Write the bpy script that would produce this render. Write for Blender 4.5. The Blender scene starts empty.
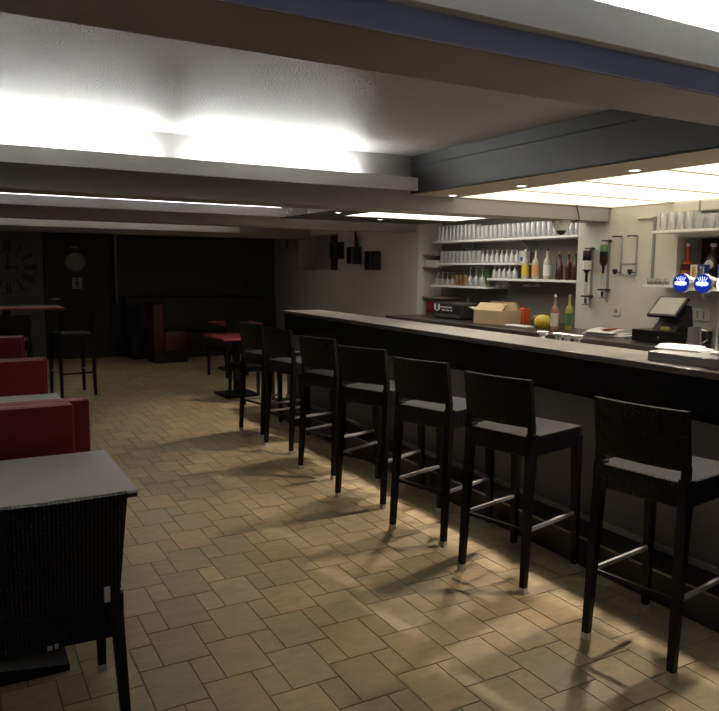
import bpy, bmesh, math, random
from mathutils import Vector, Matrix
random.seed(7)
PI = math.pi
R = math.radians
sc = bpy.context.scene
COL = sc.collection

# ------------------------------------------------------------------ camera, world, exposure
EYE = 1.6
yaw, pitch, roll = R(28.95), R(-6.74), R(.58)
fwd = Vector((math.sin(yaw)*math.cos(pitch), math.cos(yaw)*math.cos(pitch), math.sin(pitch)))
rgt = Vector((math.cos(yaw), -math.sin(yaw), 0))
up = rgt.cross(fwd)
r2 = rgt*math.cos(roll) + up*math.sin(roll)
u2 = up*math.cos(roll) - rgt*math.sin(roll)
cam = bpy.data.cameras.new('camera')
co = bpy.data.objects.new('camera', cam); COL.objects.link(co)
m = Matrix((r2, u2, -fwd)).transposed().to_4x4(); m.translation = Vector((0, 0, EYE))
co.matrix_world = m
cam.sensor_fit = 'HORIZONTAL'; cam.sensor_width = 36; cam.lens = 36*735/719
cam.clip_start = .02; cam.clip_end = 60
sc.camera = co

w = bpy.data.worlds.new('world'); sc.world = w; w.use_nodes = True
w.node_tree.nodes['Background'].inputs[0].default_value = (.30, .50, 1, 1)   # dusk-blue fill light, enters only through the added rear window
w.node_tree.nodes['Background'].inputs[1].default_value = 1.0
sc.view_settings.view_transform = 'Standard'; sc.view_settings.look = 'None'
sc.view_settings.exposure = 0; sc.view_settings.gamma = 1
sc.view_settings.use_curve_mapping = False

# light levels of the lamps the room has
LED_NEAR, LED_MID, LED_FAR = 178.0, 64.0, 88.0
PANEL_GLOW, PANEL_FAR_GLOW = 1.4, 2.3
SPOT_W = 120.0

# ------------------------------------------------------------------ materials
M = {}
def mat(name, col, rough=.5, metal=0, spec=.5, emit=None, strength=0, noise=0, nscale=8, bump=0, bscale=60, trans=0, coat=0, alpha=1):
    mt = bpy.data.materials.new(name); mt.use_nodes = True
    nt = mt.node_tree; b = nt.nodes['Principled BSDF']
    b.inputs['Base Color'].default_value = (*col, 1)
    b.inputs['Roughness'].default_value = rough
    b.inputs['Metallic'].default_value = metal
    b.inputs['Specular IOR Level'].default_value = spec
    b.inputs['Coat Weight'].default_value = coat
    b.inputs['Transmission Weight'].default_value = trans
    if emit:
        b.inputs['Emission Color'].default_value = (*emit, 1); b.inputs['Emission Strength'].default_value = strength
    tc = nt.nodes.new('ShaderNodeTexCoord')
    if noise:
        n = nt.nodes.new('ShaderNodeTexNoise'); n.inputs['Scale'].default_value = nscale; n.inputs['Detail'].default_value = 5
        nt.links.new(tc.outputs['Object'], n.inputs['Vector'])
        mx = nt.nodes.new('ShaderNodeMix'); mx.data_type = 'RGBA'
        mx.inputs[6].default_value = (*[c*(1-noise) for c in col], 1); mx.inputs[7].default_value = (*[min(1, c*(1+noise)) for c in col], 1)
        nt.links.new(n.outputs['Fac'], mx.inputs[0]); nt.links.new(mx.outputs[2], b.inputs['Base Color'])
    if bump:
        n2 = nt.nodes.new('ShaderNodeTexNoise'); n2.inputs['Scale'].default_value = bscale; n2.inputs['Detail'].default_value = 2
        nt.links.new(tc.outputs['Object'], n2.inputs['Vector'])
        bp = nt.nodes.new('ShaderNodeBump'); bp.inputs['Strength'].default_value = bump; bp.inputs['Distance'].default_value = .01
        nt.links.new(n2.outputs['Fac'], bp.inputs['Height']); nt.links.new(bp.outputs['Normal'], b.inputs['Normal'])
    M[name] = mt
    return mt

def wicker(name, col, scale=55):
    mt = mat(name, col, rough=.45, spec=.22)
    nt = mt.node_tree; b = nt.nodes['Principled BSDF']
    tc = nt.nodes.new('ShaderNodeTexCoord')
    hs = []
    for d in ('X', 'Y', 'Z'):
        wv = nt.nodes.new('ShaderNodeTexWave'); wv.bands_direction = d; wv.inputs['Scale'].default_value = scale/2.2
        nt.links.new(tc.outputs['Object'], wv.inputs['Vector']); hs.append(wv.outputs['Fac'])
    a1 = nt.nodes.new('ShaderNodeMath'); a1.operation = 'ADD'; a2 = nt.nodes.new('ShaderNodeMath'); a2.operation = 'ADD'
    nt.links.new(hs[0], a1.inputs[0]); nt.links.new(hs[1], a1.inputs[1]); nt.links.new(a1.outputs[0], a2.inputs[0]); nt.links.new(hs[2], a2.inputs[1])
    bp = nt.nodes.new('ShaderNodeBump'); bp.inputs['Strength'].default_value = .5; bp.inputs['Distance'].default_value = .004
    nt.links.new(a2.outputs[0], bp.inputs['Height']); nt.links.new(bp.outputs['Normal'], b.inputs['Normal'])
    return mt

def glassmat(name, tint=(1, 1, 1), clear=.93):
    mt = bpy.data.materials.new(name); mt.use_nodes = True; nt = mt.node_tree
    for n in list(nt.nodes): nt.nodes.remove(n)
    o = nt.nodes.new('ShaderNodeOutputMaterial'); mx = nt.nodes.new('ShaderNodeMixShader')
    t = nt.nodes.new('ShaderNodeBsdfTransparent'); t.inputs[0].default_value = (*[c*.93 for c in tint], 1)
    g = nt.nodes.new('ShaderNodeBsdfGlossy'); g.inputs['Roughness'].default_value = .08; g.inputs[0].default_value = (.95, .95, .95, 1)
    lw = nt.nodes.new('ShaderNodeLayerWeight'); lw.inputs[0].default_value = .45
    mr = nt.nodes.new('ShaderNodeMapRange'); mr.inputs[3].default_value = 1-clear; mr.inputs[4].default_value = .7
    nt.links.new(lw.outputs['Facing'], mr.inputs[0]); nt.links.new(mr.outputs[0], mx.inputs[0])
    d = nt.nodes.new('ShaderNodeBsdfTranslucent'); d.inputs[0].default_value = (*[c*.9 for c in tint], 1)
    df = nt.nodes.new('ShaderNodeBsdfDiffuse'); df.inputs[0].default_value = (*[c*.9 for c in tint], 1)
    m1 = nt.nodes.new('ShaderNodeMixShader'); m1.inputs[0].default_value = .5
    m2 = nt.nodes.new('ShaderNodeMixShader'); m2.inputs[0].default_value = .36
    nt.links.new(d.outputs[0], m1.inputs[1]); nt.links.new(df.outputs[0], m1.inputs[2])
    nt.links.new(t.outputs[0], m2.inputs[1]); nt.links.new(m1.outputs[0], m2.inputs[2])
    nt.links.new(m2.outputs[0], mx.inputs[1]); nt.links.new(g.outputs[0], mx.inputs[2]); nt.links.new(mx.outputs[0], o.inputs[0])
    M[name] = mt
    return mt

mat('ceil', (.40, .39, .375), rough=.36, spec=.5, bump=1, bscale=100)
mat('beam', (.30, .285, .285), rough=.55, noise=.06)
mat('lip', (.68, .68, .67), rough=.5)
mat('blue_light_tint', (.50, .60, .86), rough=.55)  # blue light on the nearest beam, put into the colour
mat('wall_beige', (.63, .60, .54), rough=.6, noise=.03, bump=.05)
mat('wall_grey', (.42, .42, .42), rough=.75, noise=.05)
mat('wall_mid', (.13, .13, .13), rough=.75)
mat('wall_dark', (.04, .04, .04), rough=.8)
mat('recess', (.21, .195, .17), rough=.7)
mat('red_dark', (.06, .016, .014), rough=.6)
mat('black_panel', (.022, .021, .023), rough=.42, spec=.6, noise=.2, nscale=5)
mat('soffit', (.30, .265, .20), rough=.5, noise=.12, nscale=3)
mat('black_gloss', (.006, .006, .006), rough=.22, spec=.3)
mat('bar_front', (.115, .106, .104), rough=.6, noise=.1)
mat('step', (.022, .018, .018), rough=.45)
mat('tan_trim', (.30, .26, .21), rough=.4)
mat('bar_top', (.12, .108, .094), rough=.28, spec=.6, noise=.25, nscale=6)
mat('back_top', (.035, .026, .023), rough=.3)
mat('cabinet', (.55, .53, .49), rough=.5)
mat('chrome', (.75, .75, .75), rough=.25, metal=1)
mat('cap_metal', (.62, .61, .6), rough=.4, metal=.55)
mat('steel', (.68, .67, .66), rough=.3, metal=1)
mat('steel_dark', (.35, .34, .34), rough=.4, metal=1)
mat('black', (.012, .012, .012), rough=.5)
mat('black_leg', (.006, .0055, .0055), rough=.5, spec=.25)
wicker('wicker', (.0038, .0035, .004))
mat('burgundy', (.10, .007, .014), rough=.45)
mat('red', (.20, .011, .014), rough=.5, spec=.3, noise=.1, nscale=10)
mat('red_top', (.36, .022, .045), rough=.38)
mat('table', (.82, .80, .77), rough=.33, spec=.85, noise=.07, nscale=30)
mat('table_print', (.7, .69, .64), rough=.45, noise=.35, nscale=9)
mat('dark_edge', (.02, .018, .018), rough=.5)
mat('white', (.78, .77, .74), rough=.5)
mat('ivory', (.66, .62, .54), rough=.5)
mat('paper', (.72, .70, .69), rough=.7)
mat('pink_paper', (.72, .50, .50), rough=.7)
mat('card', (.55, .40, .23), rough=.75, noise=.06)
mat('orange', (.62, .10, .025), rough=.45)
mat('red_orange', (.42, .06, .02), rough=.3)
mat('yellow', (.66, .46, .05), rough=.45)
mat('gold', (.48, .27, .05), rough=.35)
mat('screen', (.30, .29, .26), rough=.25, spec=.7)
mat('green_lab', (.10, .22, .09), rough=.5)
mat('lime', (.34, .33, .06), rough=.45)
mat('dark_red', (.06, .009, .008), rough=.3)
mat('brown_liq', (.10, .035, .012), rough=.2)
mat('black_liq', (.018, .012, .012), rough=.2)
mat('label_cream', (.66, .60, .48), rough=.6)
mat('label_orange', (.62, .30, .14), rough=.6)
mat('label_blue', (.05, .08, .30), rough=.5)
mat('clear_liq', (.42, .40, .30), rough=.2)
mat('amber', (.55, .27, .05), rough=.25)
mat('pinkish', (.36, .19, .13), rough=.25)
mat('door_grey', (.022, .023, .024), rough=.6)
mat('panel_grey', (.033, .034, .033), rough=.6)
mat('rod', (.24, .24, .24), rough=.5)
mat('num_black', (.012, .012, .012), rough=.6)
mat('blue_badge', (.01, .04, .45), rough=.3, emit=(.01, .06, .85), strength=.36)
mat('white_badge', (.9, .9, 1), rough=.3, emit=(.85, .92, 1), strength=2.2)
mat('badge_glyph', (.9, .9, 1), rough=.3, emit=(.75, .85, 1), strength=1.3)
mat('led_near', (.9, .9, .9), emit=(.97, 1, .96), strength=LED_NEAR)
mat('led_mid', (.9, .9, .9), emit=(.93, .92, 1), strength=LED_MID)
mat('led_far', (.9, .9, .9), emit=(1, 1, .93), strength=LED_FAR)
mat('glow', (.8, .8, .75), emit=(1, .90, .68), strength=PANEL_GLOW, noise=0)
mat('glow_far', (.8, .8, .75), emit=(1, .97, .85), strength=PANEL_FAR_GLOW)
mat('spot', (.9, .9, 1), emit=(.95, .9, 1), strength=9)
glassmat('glass'); glassmat('clear_pane', (1, 1, 1), .97); glassmat('glass_green', (.55, .75, .30), .8); glassmat('glass_amber', (.95, .6, .15), .6)
glassmat('glass_dark', (.25, .1, .08), .8)

def tile_mat():
    mt = mat('tiles', (.3, .22, .14), rough=.42, spec=.45)
    nt = mt.node_tree; b = nt.nodes['Principled BSDF']
    at = nt.nodes.new('ShaderNodeAttribute'); at.attribute_name = 'tone'
    tc = nt.nodes.new('ShaderNodeTexCoord')
    n = nt.nodes.new('ShaderNodeTexNoise'); n.inputs['Scale'].default_value = 7; n.inputs['Detail'].default_value = 6; n.inputs['Distortion'].default_value = 1.4
    mp = nt.nodes.new('ShaderNodeMapping'); mp.inputs['Scale'].default_value = (1, 2.4, 1); mp.inputs['Rotation'].default_value = (0, 0, .5)
    nt.links.new(tc.outputs['Object'], mp.inputs[0]); nt.links.new(mp.outputs[0], n.inputs['Vector'])
    rp = nt.nodes.new('ShaderNodeMapRange'); rp.inputs[1].default_value = .3; rp.inputs[2].default_value = .7; rp.inputs[3].default_value = .86; rp.inputs[4].default_value = 1.12
    nt.links.new(n.outputs['Fac'], rp.inputs[0])
    ml = nt.nodes.new('ShaderNodeVectorMath'); ml.operation = 'SCALE'
    nt.links.new(at.outputs['Color'], ml.inputs[0]); nt.links.new(rp.outputs[0], ml.inputs['Scale'])
    nt.links.new(ml.outputs[0], b.inputs['Base Color'])
    bp = nt.nodes.new('ShaderNodeBump'); bp.inputs['Strength'].default_value = .12; bp.inputs['Distance'].default_value = .01
    nt.links.new(n.outputs['Fac'], bp.inputs['Height']); nt.links.new(bp.outputs['Normal'], b.inputs['Normal'])
tile_mat()

# ------------------------------------------------------------------ mesh builder
class MB:
    def __init__(s): s.bm = bmesh.new()
    def box(s, x0, x1, y0, y1, z0, z1, bev=0, rot=None, piv=None):
        r = bmesh.ops.create_cube(s.bm, size=1)
        vs = r['verts']
        for v in vs:
            v.co = Vector(((x0+x1)/2 + v.co.x*(x1-x0), (y0+y1)/2 + v.co.y*(y1-y0), (z0+z1)/2 + v.co.z*(z1-z0)))
        if bev:
            es = list({e for v in vs for e in v.link_edges})
            rr = bmesh.ops.bevel(s.bm, geom=es, offset=bev, segments=2, profile=.5, affect='EDGES')
            vs = list({v for f in rr['faces'] for v in f.verts} | {v for v in vs if v.is_valid})
        if rot is not None:
            p = Vector(piv or ((x0+x1)/2, (y0+y1)/2, (z0+z1)/2))
            for v in vs: v.co = p + rot @ (v.co - p)
        return s
    def bar(s, p, q, a, b=None, a2=None, b2=None, upv=(0, 0, 1)):
        """square section bar from p to q, half sizes a,b at p and a2,b2 at q"""
        p, q = Vector(p), Vector(q); b = b or a; a2 = a2 or a; b2 = b2 or (a2 if b == a else b)
        d = (q-p).normalized(); u = Vector(upv)
        if abs(d.dot(u)) > .95: u = Vector((0, 1, 0))
        x = d.cross(u).normalized(); y = x.cross(d)
        vs = []
        for c, ha, hb in ((p, a, b), (q, a2, b2)):
            for i, j in ((-1, -1), (1, -1), (1, 1), (-1, 1)): vs.append(s.bm.verts.new(c + x*ha*i + y*hb*j))
        for f in ((3, 2, 1, 0), (4, 5, 6, 7), (0, 1, 5, 4), (1, 2, 6, 5), (2, 3, 7, 6), (3, 0, 4, 7)): s.bm.faces.new([vs[i] for i in f])
        return s
    def tube(s, pts, r, n=10, caps=True):
        pts = [Vector(p) for p in pts]; rings = []
        for i, p in enumerate(pts):
            d = (pts[min(i+1, len(pts)-1)] - pts[max(i-1, 0)]).normalized()
            u = Vector((0, 0, 1)) if abs(d.z) < .9 else Vector((0, 1, 0))
            x = d.cross(u).normalized(); y = x.cross(d)
            rr = r[i] if isinstance(r, (list, tuple)) else r
            rings.append([s.bm.verts.new(p + (x*math.cos(t)+y*math.sin(t))*rr) for t in [2*PI*k/n for k in range(n)]])
        for a, b in zip(rings, rings[1:]):
            for k in range(n): s.bm.faces.new((a[k], a[(k+1) % n], b[(k+1) % n], b[k]))
        if caps:
            s.bm.faces.new(rings[0][::-1]); s.bm.faces.new(rings[-1])
        return s
    def lathe(s, prof, n=16, c=(0, 0, 0), mat3=None, cap0=False, cap1=False):
        c = Vector(c); rings = []
        for r, z in prof:
            ring = []
            for k in range(n):
                v = Vector((r*math.cos(2*PI*k/n), r*math.sin(2*PI*k/n), z))
                if mat3 is not None: v = mat3 @ v
                ring.append(s.bm.verts.new(c+v))
            rings.append(ring)
        for a, b in zip(rings, rings[1:]):
            for k in range(n): s.bm.faces.new((a[k], a[(k+1) % n], b[(k+1) % n], b[k]))
        if cap0: s.bm.faces.new(rings[0][::-1])
        if cap1: s.bm.faces.new(rings[-1])
        return s
    def prism(s, poly, axis, a, b):
        """poly of 2d points extruded along axis ('x','y','z') from a to b"""
        def P(u, v, w):
            return {'x': (w, u, v), 'y': (u, w, v), 'z': (u, v, w)}[axis]
        A = [s.bm.verts.new(P(u, v, a)) for u, v in poly]; B = [s.bm.verts.new(P(u, v, b)) for u, v in poly]
        s.bm.faces.new(A[::-1]); s.bm.faces.new(B)
        n = len(poly)
        for i in range(n): s.bm.faces.new((A[i], A[(i+1) % n], B[(i+1) % n], B[i]))
        return s
    def build(s, name, mt, parent=None, loc=(0, 0, 0), smooth=False):
        bmesh.ops.recalc_face_normals(s.bm, faces=s.bm.faces[:])
        me = bpy.data.meshes.new(name); s.bm.to_mesh(me); s.bm.free()
        me.materials.append(M[mt])
        if smooth:
            for p in me.polygons: p.use_smooth = True
            me.set_sharp_from_angle(angle=R(38))
        o = bpy.data.objects.new(name, me); COL.objects.link(o); o.location = loc
        if parent: o.parent = parent
        return o
def tag(o, label, cat, group=None, kind=None):
    o['label'] = label; o['category'] = cat
    if group: o['group'] = group
    if kind: o['kind'] = kind
    return o
def thing(name, label, cat, loc=(0, 0, 0), rz=0, group=None):
    o = bpy.data.objects.new(name, None); COL.objects.link(o)
    o.location = loc; o.rotation_euler = (0, 0, rz); o.empty_display_size = .1
    return tag(o, label, cat, group)
def dup(root, loc, rz=0, label=None, group=None):
    r = root.copy(); COL.objects.link(r); r.location = loc; r.rotation_euler = (0, 0, rz)
    if label: r['label'] = label
    if group: r['group'] = group
    for ch in root.children:
        c = ch.copy(); COL.objects.link(c); c.parent = r
        for g in ch.children:
            d = g.copy(); COL.objects.link(d); d.parent = c
    return r
def struct(name, mb, mt, smooth=False):
    o = mb.build(name, mt, None, smooth=smooth); o['kind'] = 'structure'; return o

# ------------------------------------------------------------------ floor of two tile sizes
XL, XR, YB, YF = -.75, 5.55, -2.5, 13.6
def floor():
    bm = bmesh.new(); lay = bm.loops.layers.float_color.new('tone'); rnd = random.Random(3)
    g = .0028
    def tile(x0, y0, x1, y1):
        if x1 < XL-.1 or x0 > XR+.45 or y1 < YB-.1 or y0 > YF+.1: return
        t = rnd.uniform(.87, 1.1); k = rnd.uniform(-.04, .04)
        c = (.56*t*(1+k), .432*t, .243*t*(1-k), 1)
        top = [bm.verts.new((x, y, 0)) for x, y in ((x0+g, y0+g), (x1-g, y0+g), (x1-g, y1-g), (x0+g, y1-g))]
        bot = [bm.verts.new((v.co.x, v.co.y, -.004)) for v in top]
        fs = [bm.faces.new(top)] + [bm.faces.new((bot[i], bot[(i+1) % 4], top[(i+1) % 4], top[i])) for i in range(4)]
        for f in fs:
            for l in f.loops: l[lay] = c
    for i in range(-60, 61):
        for j in range(-60, 61):
            x = .674 - .0985*i + .197*j; y = 2.82 - .2955*i - .197*j
            tile(x, y, x+.197, y+.2955); tile(x+.197, y+.0985, x+.2955, y+.2955)
    v = [bm.verts.new(p) for p in ((XL-.1, YB-.1, -.0035), (XR+.5, YB-.1, -.0035), (XR+.5, YF+.1, -.0035), (XL-.1, YF+.1, -.0035))]
    f = bm.faces.new(v)
    for l in f.loops: l[lay] = (.19, .13, .075, 1)
    me = bpy.data.meshes.new('floor'); bm.to_mesh(me); bm.free(); me.materials.append(M['tiles'])
    o = bpy.data.objects.new('floor', me); COL.objects.link(o); o['kind'] = 'structure'
floor()
struct('ceiling', MB().box(XL-.1, XR+.5, YB-.1, YF+.1, 2.5, 2.6), 'ceil')
struct('wall_left', MB().box(XL-.1, XL, YB-.1, YF+.1, -.02, 2.5), 'wall_grey')
struct('wall_rear', MB().box(XL, XR+.5, YB-.1, YB, -.02, .9).box(XL, XR+.5, YB-.1, YB, 2.1, 2.5).box(XL, .6, YB-.1, YB, .9, 2.1).box(2.8, XR+.5, YB-.1, YB, .9, 2.1), 'wall_grey')
wn = MB().box(.6, 2.8, YB-.09, YB-.03, .9, .95).box(.6, 2.8, YB-.09, YB-.03, 2.05, 2.1).box(.6, .65, YB-.09, YB-.03, .95, 2.05).box(2.75, 2.8, YB-.09, YB-.03, .95, 2.05).box(1.68, 1.72, YB-.09, YB-.03, .95, 2.05)  # unseen rear window, assumed and added to throw blue light on the nearest beam
win = struct('added_window_1', wn, 'white')
pn_ = MB().box(.65, 2.75, YB-.064, YB-.06, .95, 2.05).build('added_window_pane', 'clear_pane', win)
po = bpy.data.lights.new('added_window_portal', 'AREA'); po.shape = 'RECTANGLE'; po.size = 2.1; po.size_y = 1.1; po.cycles.is_portal = True
pob = bpy.data.objects.new('added_window_portal', po); COL.objects.link(pob); pob.location = (1.7, YB-.05, 1.5); pob.rotation_euler = (R(90), 0, 0)
struct('wall_back', MB().box(XL, XR+.5, 13.5, 13.6, -.02, 2.5), 'wall_dark')
# right wall: niche with bottles (Y 2.2-4.33), recess with shelves (Y 5.5-8.45), opening far back (Y 10.8-12.4)
wr = MB()
wr.box(XR, XR+.5, YB, 2.0, -.02, 2.5).box(XR, XR+.5, 2.0, 4.33, -.02, 1.45).box(XR, XR+.5, 2.0, 4.33, 1.90, 2.5)
wr.box(XR+.34, XR+.5, 2.0, 4.33, 1.45, 1.90).box(XR, XR+.5, 4.33, 5.5, -.02, 2.5)
wr.box(XR+.40, XR+.5, 5.5, 8.42, -.02, 2.5)
wr.box(XR, XR+.5, 8.42, 10.8, -.02, 2.5).box(XR, XR+.5, 10.8, 12.35, -.02, 1.57).box(XR, XR+.5, 10.8, 12.35, 2.17, 2.5)
wr.box(XR+.35, XR+.5, 10.8, 12.35, 1.57, 2.17).box(XR, XR+.5, 12.35, 13.5, -.02, 2.5)
struct('wall_right', wr, 'wall_beige')
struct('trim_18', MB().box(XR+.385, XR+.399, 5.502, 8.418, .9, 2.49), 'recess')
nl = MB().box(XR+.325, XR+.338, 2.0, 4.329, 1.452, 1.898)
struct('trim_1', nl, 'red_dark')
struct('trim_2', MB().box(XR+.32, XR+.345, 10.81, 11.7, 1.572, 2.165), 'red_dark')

# ------------------------------------------------------------------ ceiling beams with light coves
def beam(n, y, zb, xlip, xend, zl=(2.215, 2.32)):
    struct('trim_%d' % n, MB().box(XL, xend, y, y+.33, zb, 2.5), 'beam')
    l = MB().prism([(y, zl[0]+.05), (y, zl[0]+.03), (y-.12, zl[0]), (y-.12, zl[1]), (y-.10, zl[1]), (y-.10, zl[0]+.02), (y, zl[0]+.05)], 'x', XL, xlip)
    struct('trim_%d' % (n+1), l, 'lip')
beam(3, 1.68, 2.195, 3.3, XR, (2.24, 2.345))
beam(5, 5.1, 2.072, 3.27, XR-.02)
beam(7, 8.5, 2.10, 3.6, XR)
beam(9, 11.85, 2.10, 4.2, XR, (2.165, 2.275))
struct('trim_11', MB().box(XL, XR, 1.668, 1.68, 2.197, 2.272), 'blue_light_tint')  # strip coloured as the blue light falling on the beam face

def led(y, z, x0, x1, mt, label, group=None):
    t = thing('led_tube', label, 'light', ((x0+x1)/2, y, z), 0, group)
    h = (x1-x0)/2
    MB().tube([(-h, 0, 0), (h, 0, 0)], .011, 8).build('tube', mt, t, smooth=True)
    for s in (-1, 1): MB().box(s*h-.012, s*h+.012, -.012, .012, -.08, .012, .002).build('end_cap', 'white', t)
led(5.045, 2.307, -.72, 1.25, 'led_near', 'glowing white light tube left in the cove of the beam before the bar shelves')
led(5.045, 2.307, 1.44, 2.78, 'led_near', 'glowing white light tube right of the gap, in that same beam cove')
led(1.62, 2.335, -.72, 1.3, 'led_near', 'white light tube hidden left in the cove of the blue-lit beam')
led(1.62, 2.335, 1.5, 3.1, 'led_near', 'white light tube at top right in the cove of the blue-lit beam')
led(8.445, 2.307, -.72, 1.45, 'led_mid', 'thin bluish light tube left in the cove of the middle ceiling beam')
led(8.445, 2.307, 1.55, 3.55, 'led_mid', 'thin bluish light tube right in the cove of the middle ceiling beam')
led(11.795, 2.264, -.72, 1.9, 'led_far', 'dim light tube left in the cove of the farthest ceiling beam')
led(11.795, 2.264, 2.0, 3.9, 'led_far', 'dim light tube right in the cove of the farthest ceiling beam')

# dark boxed-in panel, its underside and the backlit ceiling over the bar (two bays)
def bar_canopy(n, y0, y1, xp, xs, gl, group, where, spots, xedge=XR, pm='black_panel', sm='soffit'):
    p = MB().box(xp, xp+.02, y0, y1, 2.2, 2.405).box(xp+.012, xp+.02, y0, y1, 2.405, 2.415).box(xp, xp+.02, y0, y1, 2.415, 2.5)
    struct('trim_%d' % n, p, pm)
    struct('trim_%d' % (n+1), MB().box(xp, xs, y0, y1, 2.196, 2.206), sm)
    yy = y1; i = 0
    while yy > y0+.1:
        ya = max(y0, yy-.685)
        t = thing('ceiling_panel', 'backlit cream ceiling panel over the bar, %s %s' % (['first', 'second', 'third', 'fourth', 'fifth'][i], where), 'ceiling light', ((xs+xedge)/2, (ya+yy)/2, 2.21), 0, group)
        hx, hy = (xedge-xs)/2-.002, (yy-ya)/2-.002
        MB().box(-hx+.006, hx-.006, -hy+.013, hy-.013, -.004, .004).build('diffuser', gl, t)
        f = MB()
        for s in (-1, 1):
            f.box(s*hx-.005, s*hx+.001, -hy, hy, -.010, .03).box(-hx+.006, hx-.006, s*hy-.012, s*hy+.001, -.010, .03)
        f.build('frame', 'ivory', t)
        yy = ya; i += 1
    for k, (x, y) in enumerate(spots):
        t = thing('downlight', 'small round downlight %s' % SPOTLAB.pop(0), 'light', (x, y, 2.196), 0, 'downlights in the canopy over the bar')
        MB().lathe([(.045, 0), (.045, -.004), (.034, -.005), (.030, -.001)], 20).build('ring', 'white', t, smooth=True)
        MB().lathe([(.030, -.003), (.001, -.003)], 20).build('lamp_face', 'spot', t)
        ld = bpy.data.lights.new('downlight_beam', 'SPOT'); ld.energy = SPOT_W; ld.spot_size = R(115); ld.spot_blend = .5; ld.shadow_soft_size = .045; ld.color = (1, .86, .74)
        lo = bpy.data.objects.new('downlight_beam', ld); COL.objects.link(lo); lo.parent = t; lo.location = (0, 0, -.012)
SPOTLAB = ['nearest the camera side, past the blue-lit beam', 'above the nearest stools in the canopy underside', 'third from the beam over the shelves, rightmost in view',
           'second from the beam over the shelves', 'beside the beam in front of the shelves', 'behind that beam at the dark canopy edge', 'by the far end of the far backlit ceiling']
bar_canopy(12, 2.01, 5.098, 3.28, 3.72, 'glow', 'backlit panels over the near bar', 'from the shelf beam', [(3.55, 2.1), (3.57, 3.111), (3.573, 4.11), (3.573, 4.93)])
bar_canopy(14, 5.43, 7.6, 3.52, 3.95, 'glow_far', 'backlit panels over the far bar', 'before the middle beam', [(3.66, 7.124)], pm='lip', sm='black_panel')
struct('trim_16', MB().box(3.52, XR, 7.6, 8.38, 2.196, 2.206), 'black_panel')
t = thing('downlight', 'small round downlight by the far end of the far backlit ceiling', 'light', (4.58, 7.80, 2.196), 0, 'downlights in the canopy over the bar')
MB().lathe([(.045, 0), (.045, -.004), (.034, -.005), (.030, -.001)], 20).build('ring', 'white', t, smooth=True)
MB().lathe([(.030, -.003), (.001, -.003)], 20).build('lamp_face', 'spot', t)

# ------------------------------------------------------------------ bar counter
CX = 3.12
bar = thing('bar_counter', 'long black bar counter with grey top running past the wicker stools', 'bar', (CX+.03, 4.0, 0), R(-.9))
y0, y1 = -3.4, 3.52
MB().box(-.02, .43, y0, y1, 1.10, 1.135, .004).build('countertop', 'bar_top', bar)
MB().box(0, .03, y0, y1, .885, 1.10).build('fascia', 'black_gloss', bar)
MB().box(.03, .41, y0, y1, .165, 1.10).build('front_panel', 'bar_front', bar)
st = MB().box(-.20, .41, y0, y1, 0, .160, .003).build('step', 'step', bar)
MB().box(-.203, -.195, y0, y1, .155, .165).build('nosing', 'tan_trim', st)
MB().box(.012, .03, y0, y1, .165, .195).build('skirting', 'tan_trim', bar)
tray = thing('steel_worktop', 'raised stainless steel worktop box on the near bar top', 'worktop', (3.20, 2.64, 1.135))
MB().box(0, .34, -2.4, 0, 0, .048, .003).build('top', 'steel_dark', tray)
MB().box(.004, .336, -2.396, -.004, .0485, .051).build('drip_sheet', 'steel', tray)

# ------------------------------------------------------------------ back bar counter
bb = thing('back_counter', 'dark-topped counter with pale cabinets along the wall behind the bar', 'counter', (4.76, 4.0, 0))
MB().box(0, .785, -3.0, 1.49, .965, 1.02, .004).build('countertop', 'back_top', bb)
MB().box(0, 1.185, 1.505, 3.95, .965, 1.02, .004).build('countertop', 'back_top', bb)
MB().box(.04, .78, -3.0, 1.49, 0, .965).build('cabinet_body', 'cabinet', bb)
MB().box(.04, 1.18, 1.51, 3.92, 0, .965).build('cabinet_body', 'cabinet', bb)

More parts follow.
